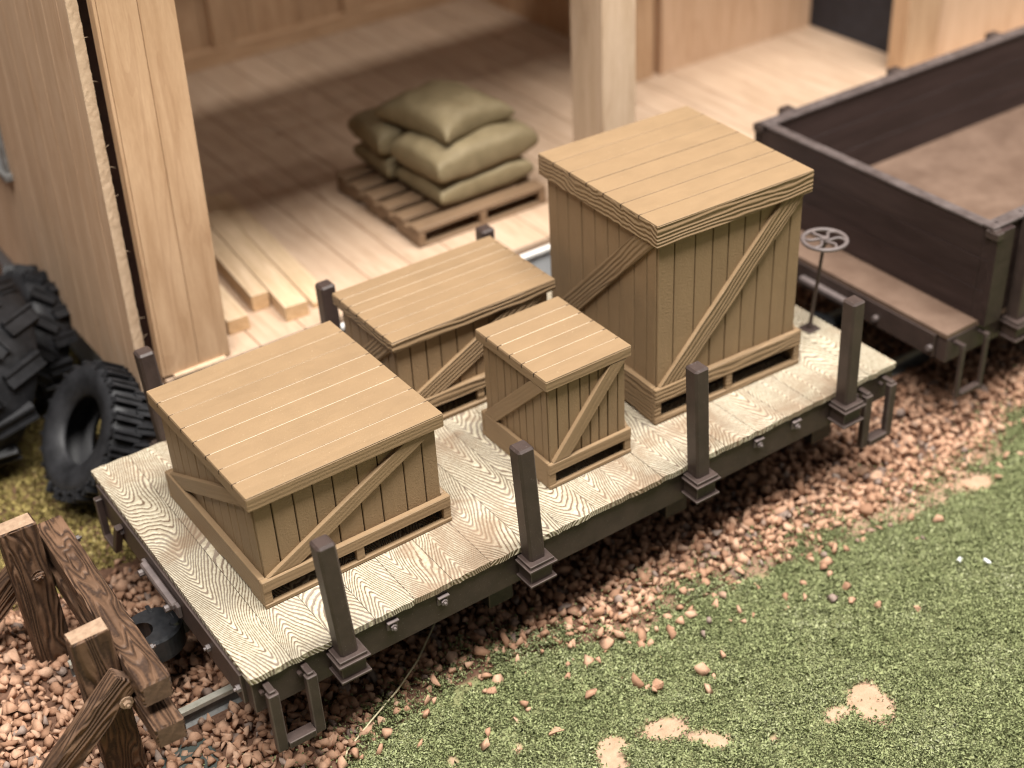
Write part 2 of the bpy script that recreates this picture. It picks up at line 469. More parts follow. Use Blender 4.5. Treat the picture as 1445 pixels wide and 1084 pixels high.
Q = rand_rot(n)*rad[:, None, None]
tag(scatter_mesh('ballast', STONES, np.column_stack([P2, zz]), Q, 'stone'),
    'terracotta coloured gravel ballast heaped along the track under the flat car', 'gravel', kind='stuff')

# turf
def tuft(seed):
    r = np.random.default_rng(seed)
    p = r.normal(size=(5, 3)); p /= np.linalg.norm(p, axis=1)[:, None]; p *= r.uniform(.6, 1.3, (5, 1)); p[:, 2] *= 1.1
    return p, np.array([[0, 1, 2], [0, 3, 4], [1, 3, 2], [2, 4, 1], [0, 2, 3]])
TUFTS = [tuft(i) for i in range(10)]
P3 = np.concatenate([jgrid(-1.5, 16.5, -7, .9, .0175, .8), jgrid(-1.5, 16.5, -7, .9, .030, .8)])
P3 = P3[(P3[:, 1] > -5.17-2.2+.808*(P3[:, 0]-7.58)) & (P3[:, 1] > 2.5-2.4-.754*(P3[:, 0]+2.6))]
d = P3[:, 1]-yb(P3[:, 0])
dn = d+.30*vnoise(P3[:, 0], P3[:, 1], 5.5, 8, 1)+.12*vnoise(P3[:, 0], P3[:, 1], 17, 8, 4)
pr = np.where(dn < .0, 1, np.exp(-dn/.20)*.40)
def patch(x, y, cx, cy, a, b, rot):
    u = (x-cx)*math.cos(rot)+(y-cy)*math.sin(rot); v = -(x-cx)*math.sin(rot)+(y-cy)*math.cos(rot)
    return np.sqrt((u/a)**2+(v/b)**2)+.34*vnoise(x, y, 6, 8, 2)+.22*vnoise(x, y, 19, 8, 6)
PATCH = [(7.0, -3.25, .26, .36, .35), (6.55, -3.08, .26, .13, -.1), (7.12, -3.02, .18, .16, 0), (4.62, -1.98, .30, .17, -.5), (4.98, -2.42, .24, .16, -.9), (3.86, -1.78, .20, .13, .2), (3.72, -2.05, .20, .16, .2),
         (11.6, -1.0, .34, .16, -.2), (2.1, -.8, .09, .07, 0), (2.9, -1.1, .09, .08, 0), (5.6, -2.9, .08, .06, 0)]
gco = np.empty(len(ground.data.vertices)*3, np.float32); ground.data.vertices.foreach_get('co', gco); gco = gco.reshape(-1, 3)
moss = (gco[:, 1] < yb(gco[:, 0])-.12).astype(np.float32)
for a in PATCH: moss = np.where(patch(gco[:, 0], gco[:, 1], *a) < 1.12, 0, moss)
ground.data.attributes.new('moss', 'FLOAT', 'POINT').data.foreach_set('value', moss.astype(np.float32))
for a in PATCH:
    q = patch(P3[:, 0], P3[:, 1], *a)/1.18
    pr = pr*np.clip((q-.55)/.62, .035, 1)**1.3
keep = rng.uniform(size=len(P3)) < pr
P3 = P3[keep]; n = len(P3)
rad = np.clip(rng.lognormal(-4.02, .32, n), .009, .042)
cl = vnoise(P3[:, 0], P3[:, 1], 11, 8, 7)
zz = gz(P3[:, 0], P3[:, 1])+.012+rng.uniform(0, .035, n)+.045*np.clip(cl+.5*vnoise(P3[:, 0], P3[:, 1], 24, 8, 11), -.5, 1)
zz = zz+np.where(P3[:, 1]-yb(P3[:, 0]) > -.1, rng.uniform(0, .10, n), 0)
Q = rand_rot(n)*rad[:, None, None]
tag(scatter_mesh('turf', TUFTS, np.column_stack([P3, zz]), Q, 'turf'),
    'green flocked grass foam covering the ground in front of the track', 'grass', kind='stuff')
# yellow turf behind
P4 = np.concatenate([jgrid(-3.6, 1.7, 4.6, 12, .042, .8), jgrid(-3.6, 1.7, 4.6, 12, .055, .8)])
dd = P4[:, 1]-(5.15-.25*np.clip(P4[:, 0], -2, 2))+.25*vnoise(P4[:, 0], P4[:, 1], 3.5, 8, 9)
keep = rng.uniform(size=len(P4)) < np.clip(.5+dd*3, 0, 1)
P4 = P4[keep]; n = len(P4)
zz = gz(P4[:, 0], P4[:, 1])+.01+rng.uniform(0, .035, n)
tag(scatter_mesh('dry_turf', TUFTS, np.column_stack([P4, zz]), rand_rot(n)*np.clip(rng.lognormal(-3.5, .3, n), .014, .06)[:, None, None], 'yellow'),
    'yellow dry grass foam on the ground behind the buffer stop', 'dry grass', kind='stuff')

# ------------------------------------------------------------------ loose bits
def loose_stone(x, y, r, label, seed, lift=.6, sc=(1, 1, 1)):
    v, f = hull_proto(13, seed=seed)
    me = bpy.data.meshes.new('loose_stone'); me.from_pydata((v*r*np.array(sc)).tolist(), [], f.tolist()); me.materials.append(M['stone'])
    o = bpy.data.objects.new('loose_stone', me); COL.objects.link(o)
    o.location = (x, y, float(gz(x, y))+r*lift+.02)
    tag(o, label, 'stone', 'loose stones on the green grass')
GP = lambda u, v: un_ground(u, v)

# camera data first, so nothing below needs it
CAM = (-3.68434068, -11.63376564, 11.88785064)
RR = ((0.82132989, -0.56852613, -0.04685349), (-0.35162735, -0.43988207, -0.82635463), (0.44919419, 0.69518473, -0.56119763))

loose_stone(4.97, -1.38, .105, 'brown rounded stone on the grass just above the bare sand patches', 301, .7, (.85, .8, 1.2))
loose_stone(3.42, -1.21, .11, 'flat peach stone on the grass nearest the bottom edge of the picture', 302, .35, (1.1, 1, .6))
loose_stone(8.30, -1.52, .115, 'tall jagged brown stone standing alone in the middle of the grass', 303, .7, (.7, .7, 1.25))
loose_stone(8.17, -1.75, .075, 'small stone touching the grass just in front of the tall jagged one', 304)
loose_stone(8.40, -2.04, .07, 'round peach pebble right of the tall jagged stone on the grass', 306)
loose_stone(8.76, -2.40, .075, 'furthest right pinkish pebble among the loose stones on the grass', 307, .4)
loose_stone(2.88, -1.17, .075, 'dull pink stone half sunk in the grass left of the flat peach one', 308, .3)

mb = MB()
mb.tube([(.80, -.28, -2.0), (1.05, -.02, -1.88), (1.5, .14, -1.78), (2.0, .33, -1.72), (2.5, .62, -1.70), (3.0, 1.02, -1.68), (3.4, 1.36, -1.60), (3.66, 1.5, -1.45)], .012, 6)
tag(mb.build('straw_fibre', 'straw'), 'long thin curved straw coloured fibre running from the grass to under the flat car', 'fibre')
mb = MB(); mb.tube([(4.90, .14, -1.98), (5.0, .24, -1.93), (5.10, .34, -1.88)], .011, 6)
tag(mb.build('grass_stalk', 'straw'), 'short stiff pale stalk standing among the stones below the middle of the car', 'stalk')
for (x, y, lab, rz) in ((10.0, -2.09, 'tiny white chip lying on the grass, the left one of two', .3), (10.28, -2.35, 'tiny bluish white chip lying on the grass, the right one of two', 1.2)):
    mb = MB(); mb.box(-.055, .055, -.03, .03, 0, .03, .008, jit=.012)
    o = mb.build('white_chip', 'white_chip'); o.location = (x, y, float(gz(x, y))+.055); o.rotation_euler = (.3, .2, rz)
    tag(o, lab, 'chip', 'white chips on the grass')

# ------------------------------------------------------------------ track
trk = empty('railway_track', (0, 0, -1.9), label='pair of nickel silver rails under the flat car ending at the wooden buffer stop', cat='track')
for y in rail_y:
    mb = MB()
    zt = -1.6+1.9
    xa = -1.30 if y > 2 else -.62
    mb.prism([(-.08, 0), (.08, 0), (.08, .03), (.02, .06), (.02, .222), (-.02, .222), (-.02, .06), (-.08, .03)], 'x', xa, 24, 1)
    mb.prism([(-.052, .224), (.052, .224), (.052, zt-.012), (.04, zt), (-.04, zt), (-.052, zt-.012)], 'x', xa, 24, 0)
    for v in mb.bm.verts: v.co.y += y
    mb.build('rail', ['rail', 'rail_side'], trk)
for i, x in enumerate(np.arange(-1.0, 22, .72)):
    mb = MB(); mb.box(x-.17, x+.17, .55, 4.4, -.14, -.005, .015); mb.build('sleeper', 'tie', trk)
mb = MB(); mb.prism([(-1.05, .62), (-.40, .58), (-.28, .86), (-.32, 1.3), (-.95, 1.35)], 'z', -.12, .07, 0, .03); mb.build('track_end_base', 'tie', trk)

# ------------------------------------------------------------------ buffer stop
bs = empty('buffer_stop', (-1.35, 2.5, -1.9), label='dark stained timber buffer stop with two braced posts at the track end', cat='buffer stop')
O = Vector((-1.35, 2.5, -1.9))
def timber(name, p0, p1, w, h, roll=(0, 1, 0)):
    """beam from p0 to p1; w along `roll` direction, h across"""
    p0, p1 = Vector(p0)-O, Vector(p1)-O
    ex = (p1-p0).normalized(); ey = Vector(roll); ey = (ey-ex*ey.dot(ex)).normalized(); ez = ex.cross(ey)
    ln = (p1-p0).length
    mb = MB(); mb.box(0, ln, -w/2, w/2, -h/2, h/2, .022, jit=.010)
    for f in mb.bm.faces:
        if abs(f.normal.x) > .9: f.material_index = 1
    m = Matrix((ex, ey, ez)).transposed().to_4x4(); m.translation = p0
    return mb.build(name, ['timber', 'timber_end' if name == 'post' else 'timber_cut'], bs, m)
timber('post', (-1.33, 1.27, -2.1), (-1.34, 1.27, .59), .27, .48)
timber('post', (-1.36, 3.73, -2.1), (-1.37, 3.73, .58), .27, .48)
timber('beam', (-.91, .50, -.02), (-.89, 4.15, -.02), .37, .34, (1, 0, 0))
timber('beam', (-.92, .28, -.52), (-.92, 4.05, -.52), .36, .32, (1, 0, 0))
timber('brace', (-1.10, 1.02, -.06), (-3.05, .98, -1.75), .22, .36)
timber('brace', (-1.10, 4.00, -.10), (-3.05, 4.04, -1.75), .22, .36)
def bolt(parent, p, n, r=.05, off=Vector((0, 0, 0)), washer=True, mat='metal_grey'):
    p = Vector(p)-off; n = Vector(n)
    mb = MB()
    if washer: mb.cyl(p-n*.01, p+n*.025, r*1.7, None, 10)
    mb.cyl(p, p+n*r*1.5, r, None, 6); mb.cyl(p, p+n*r*2.1, r*.45, None, 8)
    return mb.build('bolt', mat, parent)
bolt(bs, (-1.28, 1.135, -.42), (0, -1, 0), .045, O, mat='timber_end')
bolt(bs, (-1.30, 3.595, -.22), (0, -1, 0), .05, O, mat='timber')
bolt(bs, (-1.20, .91, -.35), (0, -1, 0), .05, O, mat='timber_end')
bolt(bs, (-.72, 3.72, -.02), (1, 0, 0), .05, O, mat='metal')
bolt(bs, (-.73, 1.25, -.05), (1, 0, 0), .05, O, mat='metal')

# ------------------------------------------------------------------ flat car
car = empty('flat_car', (L/2, W/2, -1.6), label='brown model railway flat car with a cream wood grained deck and stakes carrying four crates', cat='rail wagon')
OC = Vector((L/2, W/2, -1.6))
def cmb(): return MB(1)
def cbuild(mb, name, mats):
    for v in mb.bm.verts: v.co -= OC
    return mb.build(name, [mats, 'metal_edge' if mats.startswith('metal') else mats], car)
# deck boards
mb = cmb(); nb = 19; bw = L/nb
for i in range(nb):
    a, b = -random.uniform(.0, .012), W+random.uniform(.0, .012)
    # ragged board ends
    pts = []
    x0, x1 = i*bw+.0038, (i+1)*bw-.0038
    k = 7
    for j in range(k+1): pts.append((x0+(x1-x0)*j/k, a-random.uniform(0, .022)*(0 < j < k)))
    for j in range(k+1): pts.append((x1-(x1-x0)*j/k, b+random.uniform(0, .022)*(0 < j < k)))
    mb.prism(pts, 'z', -.085, random.uniform(-.004, .002))
cbuild(mb, 'deck', 'deck')
# side sills, end sills
for s, y0, y1 in ((0, .02, .22), (1, W-.22, W-.02)):
    mb = cmb(); mb.box(.02, L-.02, y0, y1, -.585, -.087, .012); cbuild(mb, 'side_sill', 'metal')
for x0, x1 in ((-.03, .22), (L-.22, L+.03)):
    mb = cmb(); mb.box(x0, x1, .225, W-.225, -.565, -.087, .012); cbuild(mb, 'end_sill', 'metal')
mb = cmb()
for y in (1.6, 3.2): mb.box(.22, L-.22, y-.1, y+.1, -.7, -.12)
for x in (3.70, 6.72, 9.56): mb.box(x-.19, x+.19, .35, W-.35, -1.16, -.125, .01)
cbuild(mb, 'underframe', 'metal_dark')
for x in (2.9, 7.75):
    mb = cmb()
    mb.cyl((x, .95, -1.1), (x, 4.05, -1.1), .09, None, 12)
    for y in rail_y: mb.cyl((x, y-.09, -1.1), (x, y+.09, -1.1), .5, .5, 28); mb.cyl((x, y-.05 if y > 2 else y+.01, -1.1), (x, y-.13 if y > 2 else y+.13, -1.1), .58, .58, 28)
    cbuild(mb, 'wheelset', 'metal_dark')
    for y in (.95, 4.05):
        mb = cmb(); mb.box(x-.75, x+.75, y-.08, y+.08, -1.2, -.98, .02); mb.box(x-.2, x+.2, y-.12, y+.12, -1.3, -.75, .03); mb.box(x-.12, x+.12, y-.1, y+.1, -.75, -.12)
        cbuild(mb, 'axle_frame', 'metal_dark')
# stakes
tops = [(1.119, -.10, 1.575), (3.875, -.06, 1.61), (6.655, -.06, 1.61), (9.47, -.10, 1.565)]
bases = [(1.205, -.125), (3.945, -.115), (6.70, -.115), (9.48, -.125)]
ftops = [(1.133, 5.12, 1.475), (3.974, 5.12, 1.496), (6.801, 5.12, 1.458), (9.55, 5.12, 1.48)]
fb = [(1.19, 5.125), (4.0, 5.125), (6.79, 5.125), (9.53, 5.125)]
def stake(t, b, far):
    mb = cmb(); h = .118
    m = Matrix.Identity(4)
    r = bmesh.ops.create_cube(mb.bm, size=1)
    for q in r['verts']:
        base = Vector((b[0], b[1], -.30)) if q.co.z < 0 else Vector(t)
        q.co = base+Vector((q.co.x*2*h, q.co.y*2*h, 0))
    es = [e for e in mb.bm.edges]
    bmesh.ops.bevel(mb.bm, geom=es, offset=.03, segments=1, affect='EDGES')
    cbuild(mb, 'stake', 'metal')
    sg = -1 if not far else 1
    y0 = 0.012 if not far else W-.012
    mb = cmb()
    def lay(w, dep, z0, z1, bev=.008):
        ys = sorted((y0, y0+sg*dep)); mb.box(b[0]-w, b[0]+w, ys[0], ys[1], z0, z1, bev)
    lay(.185, .315, -.17, -.115); lay(.215, .345, -.205, -.165); lay(.165, .29, -.42, -.20); lay(.205, .335, -.455, -.415)
    cbuild(mb, 'stake_pocket', 'metal')
for t, b in zip(tops, bases): stake(t, b, False)
for t, b in zip(ftops, fb): stake(t, b, True)
# nuts with washer plates on the near sill
for x in (1.90, 2.63, 7.90, 8.62):
    for y, sg in ((.02, -1), (W-.02, 1)):
        mb = cmb()
        ys = sorted((y, y+sg*.03)); mb.box(x-.075, x+.075, ys[0], ys[1], -.30, -.19, .008)
        ys = sorted((y, y+sg*.06)); mb.box(x-.075, x+.085, ys[0], ys[1], -.185, -.165, .004)
        mb.cyl((x, y, -.25), (x, y+sg*.075, -.25), .045, None, 6); mb.cyl((x, y, -.25), (x, y+sg*.11, -.25), .02, None, 8)
        cbuild(mb, 'bolt', 'metal_grey')
for y in (.28, 1.12, 3.9, 4.7):
    for x, sg in ((-.03, -1), (L+.03, 1)):
        mb = cmb(); mb.cyl((x, y, -.33), (x+sg*.05, y, -.33), .05, None, 6); mb.cyl((x, y, -.33), (x+sg*.08, y, -.33), .024, None, 8)
        cbuild(mb, 'bolt', 'metal_grey')
# stirrup steps
for xc in (.44, L-.47):
    for y, sg in ((.02, -1), (W-.02, 1)):
        mb = cmb()
        yo = y+sg*.17
        for dx in (-.25, .25):
            a = sorted((yo-.055, yo+.055))
            mb.box(xc+dx-.07, xc+dx+.07, a[0], a[1], -1.14, -.20, .014)
            a = sorted((y, yo+sg*.028)); mb.box(xc+dx-.042, xc+dx+.042, a[0], a[1], -.215, -.155, .012)
            mb.cyl((xc+dx-.07, y, -.26), (xc+dx-.07, y+sg*.07, -.26), .032, None, 6)
        a = sorted((yo-.085, yo+.075)); mb.box(xc-.178, xc+.178, a[0], a[1], -1.13, -1.02, .01)
        cbuild(mb, 'stirrup_step', 'metal')
for x, sg in ((-.035, -1), (L+.035, 1)):
    mb = cmb(); a = sorted((x, x+sg*.10))
    mb.box(a[0], a[1], 4.60, 4.70, -.86, -.22, .012); mb.box(a[0], a[1], 4.22, 4.70, -.92, -.84, .012)
    mb.prism([(4.22, -.91), (4.30, -.84), (3.93, -.22), (3.83, -.24)], 'x', a[0], a[1], 0, .01)
    cbuild(mb, 'end_bracket', 'metal')
# buffer block bars on the end sills
for x, sg in ((-.03, -1), (L+.03, 1)):
    mb = cmb(); a = sorted((x, x+sg*.11)); mb.box(a[0], a[1], 2.03, 3.05, -.36, -.26, .02)
    for y in (2.12, 2.96): mb.cyl((x+sg*.09, y, -.36), (x+sg*.17, y, -.36), .05, None, 8)
    a = sorted((x, x+sg*.06)); mb.box(a[0], a[1], 1.95, 3.12, -.46, -.27, .01)
    cbuild(mb, 'coupler_plate', 'metal_grey')
# couplers: knuckle with hooked jaw
def coupler(root, off, x, sg, y=2.5, z=-.98):
    mb = MB()
    k = lambda u, v: (x+sg*u, y+sg*v)
    outer = [(.46+.40*math.cos(a), .02+.36*math.sin(a)) for a in np.radians(np.linspace(48, 318, 15))]
    inner = [(.62+.20*math.cos(a), .04+.19*math.sin(a)) for a in np.radians(np.linspace(300, 70, 11))]
    mb.prism([k(u, v) for u, v in outer+inner], 'z', z-.24, z+.15, 0, .035)
    mb.box(*sorted((x, x+sg*.16)), y-.13, y+.13, z-.16, z+.10, .03)
    jaw = [(.58, -.20), (.74, -.30), (.88, -.22), (.86, -.04), (.76, -.02), (.70, -.14)]
    mb.prism([k(u, v) for u, v in jaw], 'z', z-.26, z+.11, 0, .035)
    mb.cyl(k(.20, .16)+(z+.145,), k(.20, .16)+(z+.185,), .075, .06, 14)
    mb.box(*sorted((x+sg*.17, x+sg*.23)), y-.22, y+.02, z+.145, z+.18, .012)
    mb.box(*sorted((x+sg*.34, x+sg*.40)), y+.20, y+.36, z+.14, z+.17, .012)
    mb.cyl(k(.52, -.26)+(z-.62,), k(.52, -.26)+(z,), .028, None, 8)
    for v in mb.bm.verts: v.co -= off
    mb.build('coupler', 'iron_black', root)
coupler(car, OC, .14, -1); coupler(car, OC, L-.14, 1)
# brake wheel
bx, by = 10.30, 1.46
mb = cmb(); mb.box(bx-.12, bx+.12, by-.12, by+.12, 0.002, .03, .006); mb.cyl((bx, by, .03), (bx, by, .09), .055, .04, 12)
tp = Vector((bx+.165, by, 1.50)); mb.cyl((bx, by, .05), tp, .030, .026, 10); mb.cyl(tp-Vector((0, 0, .1)), tp-Vector((0, 0, .02)), .03, .07, 10)
staff = cbuild(mb, 'brake_staff', 'metal')
mb = MB(); R = .325
n = 40
pts = [(R*math.cos(2*PI*i/n), R*math.sin(2*PI*i/n), 0) for i in range(n)]
mb2 = mb.lathe([(R+.035*math.cos(a), .032*math.sin(a)) for a in np.linspace(0, 2*PI, 8, endpoint=False)], Matrix.Rotation(-PI/2, 4, 'Y'), 44)
for i in range(6):
    a = 2*PI*i/6
    ps = []
    for j in range(9):
        t = j/8; rr = .04+(R-.04)*t; aa = a+.55*math.sin(t*PI*.9)
        ps.append((rr*math.cos(aa), rr*math.sin(aa), .012*math.sin(t*PI)))
    mb.tube(ps, .024, 6)
mb.cyl((0, 0, -.04), (0, 0, .04), .06, None, 12)
for v in mb.bm.verts: v.co += tp-OC
wh = mb.build('brake_wheel', 'metal_grey', staff)

# ------------------------------------------------------------------ crates
def crate(x, y, lx, ly, h, rz, t, k, nx, ny, nlid, label, grain, openings, groove, name='wooden_crate', ov=.085):
    root = empty(name, (x, y, 0.004), rz, label=label, cat='crate', group='wooden crates on the flat car')
    gx, gy = ('crate_grain', 'crate_grain_y') if grain else ('crate_soft', 'crate_soft_y')
    # --- lid
    mb = MB()
    mb.box(0, lx, 0, ly, h-t, h-.014, .010, 0)
    bw = ly/nlid
    for i in range(nlid):
        g = .0065
        a = i*bw+(g if i else .004); b = (i+1)*bw-(g if i < nlid-1 else .004)
        mb.box(.004, lx-.004, a, b, h-.0165, h+random.uniform(-.002, .003), .006, 1)
    for i in range(1, nlid):      # dark saw-cut notches at the board ends
        yy = i*bw
        for x0, x1 in ((-.004, .06), (lx-.06, lx+.004)):
            mb.box(x0, x1, yy-.007, yy+.007, h-.06, h-.003, 0, 2)
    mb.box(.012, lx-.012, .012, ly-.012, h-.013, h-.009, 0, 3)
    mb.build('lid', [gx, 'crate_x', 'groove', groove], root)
    # --- boarded box
    mb = MB()
    z0, z1 = k*.60, h-t-.003
    x0, x1, y0, y1 = ov, lx-ov, ov, ly-ov
    mb.box(x0+.03, x1-.03, y0+.03, y1-.03, z0, z1, 0, 1)
    def widths(n, a, b):
        w = [random.uniform(.85, 1.15) for _ in range(n)]; w[0] *= .8; w[-1] *= .75
        s = sum(w); c = [a]
        for q in w: c.append(c[-1]+q*(b-a)/s)
        return c
    c = widths(nx, x0, x1)
    for a, b in zip(c, c[1:]):
        for ya, yb_ in ((y0+random.uniform(-.004, .004), y0+.034), (y1-.034, y1)):
            mb.box(a+.009, b-.009, ya, yb_, z0, z1, .007, 0)
    c = widths(ny, y0+.036, y1-.036)
    for a, b in zip(c, c[1:]):
        for xa, xb in ((x0+random.uniform(-.004, .004), x0+.034), (x1-.034, x1)):
            mb.box(xa, xb, a+.009, b-.009, z0, z1, .007, 0)
    mb.build('box', ['crate_z', 'groove'], root)
    # --- pallet base
    mb = MB()
    th = min(.075, k*.16); fb = .48*k
    zs = k-.0
    # front and back boards with openings
    for y0_, y1_ in ((0, ov+.0), (ly-ov, ly)):
        mb.box(.0, lx, y0_, y1_, k*.585, zs, .012, 0)
        mb.box(.0, lx, y0_, y1_, 0, k*.15, .010, 0)
        for i in range(openings+1):
            wpost = .11
            cxp = [wpost/2+.003] if i == 0 else ([lx-wpost/2-.003] if i == openings else [lx*i/openings])
            mb.box(cxp[0]-wpost/2, cxp[0]+wpost/2, y0_+.012, y1_-.004, k*.14, k*.595, .006, 0)
    # solid side stringers with a shallow notch underneath
    for x0_, x1_ in ((0.002, ov), (lx-ov, lx-.002)):
        pts = [(ov+.002, 0), (ov+.30, 0), (ov+.33, .055), (ly*.42, .055), (ly*.45, 0), (ly-ov-.002, 0), (ly-ov-.002, zs-.002), (ov+.002, zs-.002)]
        mb.prism(pts, 'x', x0_, x1_, 1, .008)
    mb.box(ov+.004, lx-ov-.004, ov+.22, ly-ov-.22, .02, k*.58, 0, 2)  # dark filler block paints the shade inside the pallet openings
    mb.build('pallet_base', [gx, gy, 'groove'], root)
    # --- diagonal braces, each on its own face
    zb, zt = k+.002, h-t-.004
    def brace(p0, p1, nrm):
        p0, p1, nrm = Vector(p0), Vector(p1), Vector(nrm)
        hd = Vector((p1.x-p0.x, p1.y-p0.y, 0)); run = hd.length; hd.normalize(); H = zt-zb
        bwid = .105*(1.45 if grain else 1.0)
        r = run*.8
        for _ in range(40): r = run-2*bwid*math.hypot(r, H)/H     # both level cuts stay inside the face
        mid = (p0+p1)/2
        p0 = mid-hd*r/2-Vector((0, 0, H/2)); p1 = mid+hd*r/2+Vector((0, 0, H/2))
        ex = (p1-p0).normalized(); ez = nrm; ey = ez.cross(ex)
        ln = (p1-p0).length
        m = Matrix((ex, ey, ez)).transposed().to_4x4(); m.translation = p0
        # ends cut level with lid and skirt
        up = Vector((0, 0, 1)); cs = ex.dot(up); sn = ey.dot(up)
        pts = []
        for yy in (-bwid, bwid):
            pts.append((-(sn*yy)/cs, yy))
        for yy in (bwid, -bwid):
            pts.append((((zt-zb)-sn*yy)/cs, yy))
        # keep inside the face width
        mb = MB(); mb.prism(pts, 'z', -.01, .055, 0, .008)
        mb.build('brace', gx+'_b', root, m)
    e = .20
    e = .012
    brace((ov+e, ov, zb), (lx-ov-e, ov, zt), (0, -1, 0))
    brace((ov, ly-ov-e, zb), (ov, ov+e, zt), (-1, 0, 0))
    brace((lx-ov-e, ly-ov, zb), (ov+e, ly-ov, zt), (0, 1, 0))
    brace((lx-ov, ov+e, zb), (lx-ov, ly-ov-e, zt), (1, 0, 0))
    return root
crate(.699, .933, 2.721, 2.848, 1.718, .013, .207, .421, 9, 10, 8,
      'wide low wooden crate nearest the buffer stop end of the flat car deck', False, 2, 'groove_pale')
crate(6.811, .956, 2.69, 2.80, 3.169, -.037, .334, .585, 9, 9, 7,
      'tallest wooden crate with bold raised grain standing beside the brake wheel', True, 2, 'groove')
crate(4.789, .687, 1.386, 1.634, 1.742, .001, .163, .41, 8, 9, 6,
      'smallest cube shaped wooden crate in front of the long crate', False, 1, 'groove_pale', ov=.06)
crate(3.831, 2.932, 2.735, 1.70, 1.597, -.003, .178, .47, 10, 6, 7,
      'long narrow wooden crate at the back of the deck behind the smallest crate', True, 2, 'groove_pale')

# ------------------------------------------------------------------ building
YF = 6.45
bld = empty('wooden_shed', (9, 10, -2), label='bare wood goods shed with open front and plank floor behind the flat car', cat='building')
OB = Vector((9, 10, -2))
def bb(mb, name, mats, parent=None):
    for v in mb.bm.verts: v.co -= OB
    return mb.build(name, mats, bld if parent is None else parent)
mb = MB(); x = 1.75; i = 0
while x < 24.5:
    w = .80 if x < 14.9 else 1.6
    mb.box(x+.011, x+w-.011, YF+random.uniform(-.012, .012), 18.2, -.10, 0, .006, 0, jit=.0)
    x += w
mb.box(1.75, 24.5, YF+.02, 18.2, -.16, -.012, 0, 1)
bb(mb, 'floor', ['bass_y', 'board_groove'])
mb = MB(); mb.box(1.66, 24.6, YF-.07, 18.3, -.24, -.162, .01, 1); mb.box(1.70, 24.6, YF-.02, 18.3, -2.3, -.242, 0, 0)  # ledge coloured white to paint its lit top
bb(mb, 'foundation', ['foundation', 'white'])
# outer side wall: siding panel with torn raw edge
mb = MB()
nS = 26; y = 6.72
mb.box(.025, .155, 0, 12.5, 0, 10, 0, 1)
yy = -.28
ys_ = [0]
while yy < 12.3:
    w = .64
    mb.box(0, .028, max(yy+.008, 0), min(yy+w, 12.5)-.008, .0, 10, .005, 0); yy += w
# raw front edge: jagged strip
me_pts = []
zz_ = np.linspace(0, 10, 140)
rows = []
for z in zz_:
    j = lambda a: random.uniform(-a, a)
    rows.append([mb.bm.verts.new(q) for q in ((-.002+j(.002), .012, z), (.0+j(.002), -.014+j(.002), z), (.05+j(.004), -.020+j(.003), z), (.10+j(.004), -.020+j(.003), z), (.158+j(.005), -.014+j(.003), z), (.160+j(.004), .012, z))])
for A, B in zip(rows, rows[1:]):
    for q in range(5):
        f = mb.bm.faces.new((A[q], A[q+1], B[q+1], B[q])); f.material_index = 2
for _ in range(8):
    z = random.uniform(.5, 6.5); mb.tube([(.15, -.01, z), (.18, -.02, z+random.uniform(-.03, .03)), (.19+random.uniform(0, .05), -.02-random.uniform(0, .04), z+random.uniform(-.08, .08))], [.004, .003, .0015], 5, 2)
m = Matrix.Translation(Vector((1.435, 6.72, -.47))-OB) @ Matrix.Rotation(.020, 4, 'Z') @ Matrix.Rotation(.028, 4, 'Y')
wall = mb.build('side_wall', ['bass_zy', 'board_groove', 'raw'], bld, m)
# grey window with frame in the side wall (local coordinates of the wall)
mb = MB()
wy0, wy1, wz0, wz1 = 4.62, 7.3, 2.26, 6.2
mb.box(-.07, .005, wy0, wy0+.16, wz0, wz1, .01); mb.box(-.07, .005, wy1-.16, wy1, wz0, wz1, .01)
mb.box(-.07, .005, wy0+.161, wy1-.161, wz1-.16, wz1, .01); mb.box(-.14, .005, wy0-.1, wy1+.1, wz0-.12, wz0-.002, .012)
mb.box(-.04, .002, (wy0+wy1)/2-.05, (wy0+wy1)/2+.05, wz0, wz1-.16, .008)
wf = mb.build('window', 'grey_paint', wall)
mb = MB(); mb.box(-.015, -.003, wy0+.16, wy1-.16, wz0, wz1-.16); mb.build('pane', 'foundation', wf)
# front corner panel and gap
mb = MB()
h = 9.6
for a, b in ((0, .05), (.056, .60), (.607, 1.12)): mb.box(a, b, 0, .20, random.uniform(0, .02), h, .006, 0)
mb.box(.02, 1.10, .02, .22, .05, h, 0, 1)
for f in mb.bm.faces: pass
m = Matrix.Translation(Vector((1.725, YF+.02, .045))-OB) @ Matrix.Rotation(.026, 4, 'Y')
mb.build('corner_panel', ['bass_z', 'board_groove'], bld, m)
mb = MB(); mb.box(1.9, 2.75, YF-.035, YF+.20, -.005, .05, .008, 0, jit=.012); mb.box(1.60, 2.2, YF+.9, YF+1.0, -.4, 9.3, 0, 1)  # second box: near-black sheet painting the shade in the wall gap
bb(mb, 'packing_and_gap_shade', ['raw', 'gap_dark'])
# front post
mb = MB(); mb.box(10.2, 10.915, YF+.05, YF+.95, .001, 9.0, .012); o = bb(mb, 'post', ['bass_post'])
# back wall, ledger and studs
mb = MB()
x = 1.8
while x < 15: mb.box(x+.006, x+1.19, 18.12, 18.2, .001, 9, .006, 0); x += 1.2
bb(mb, 'back_wall', 'bass_z')
mb = MB(); mb.box(1.8, 14.86, 17.85, 18.118, .001, .36, .01, 0); bb(mb, 'wall_plate', 'bass_x')
for x in (4.6, 7.95, 11.30, 13.9):
    mb = MB(); mb.box(x, x+.5, 17.9, 18.117, .362, 9, .01); bb(mb, 'stud', 'bass_z')
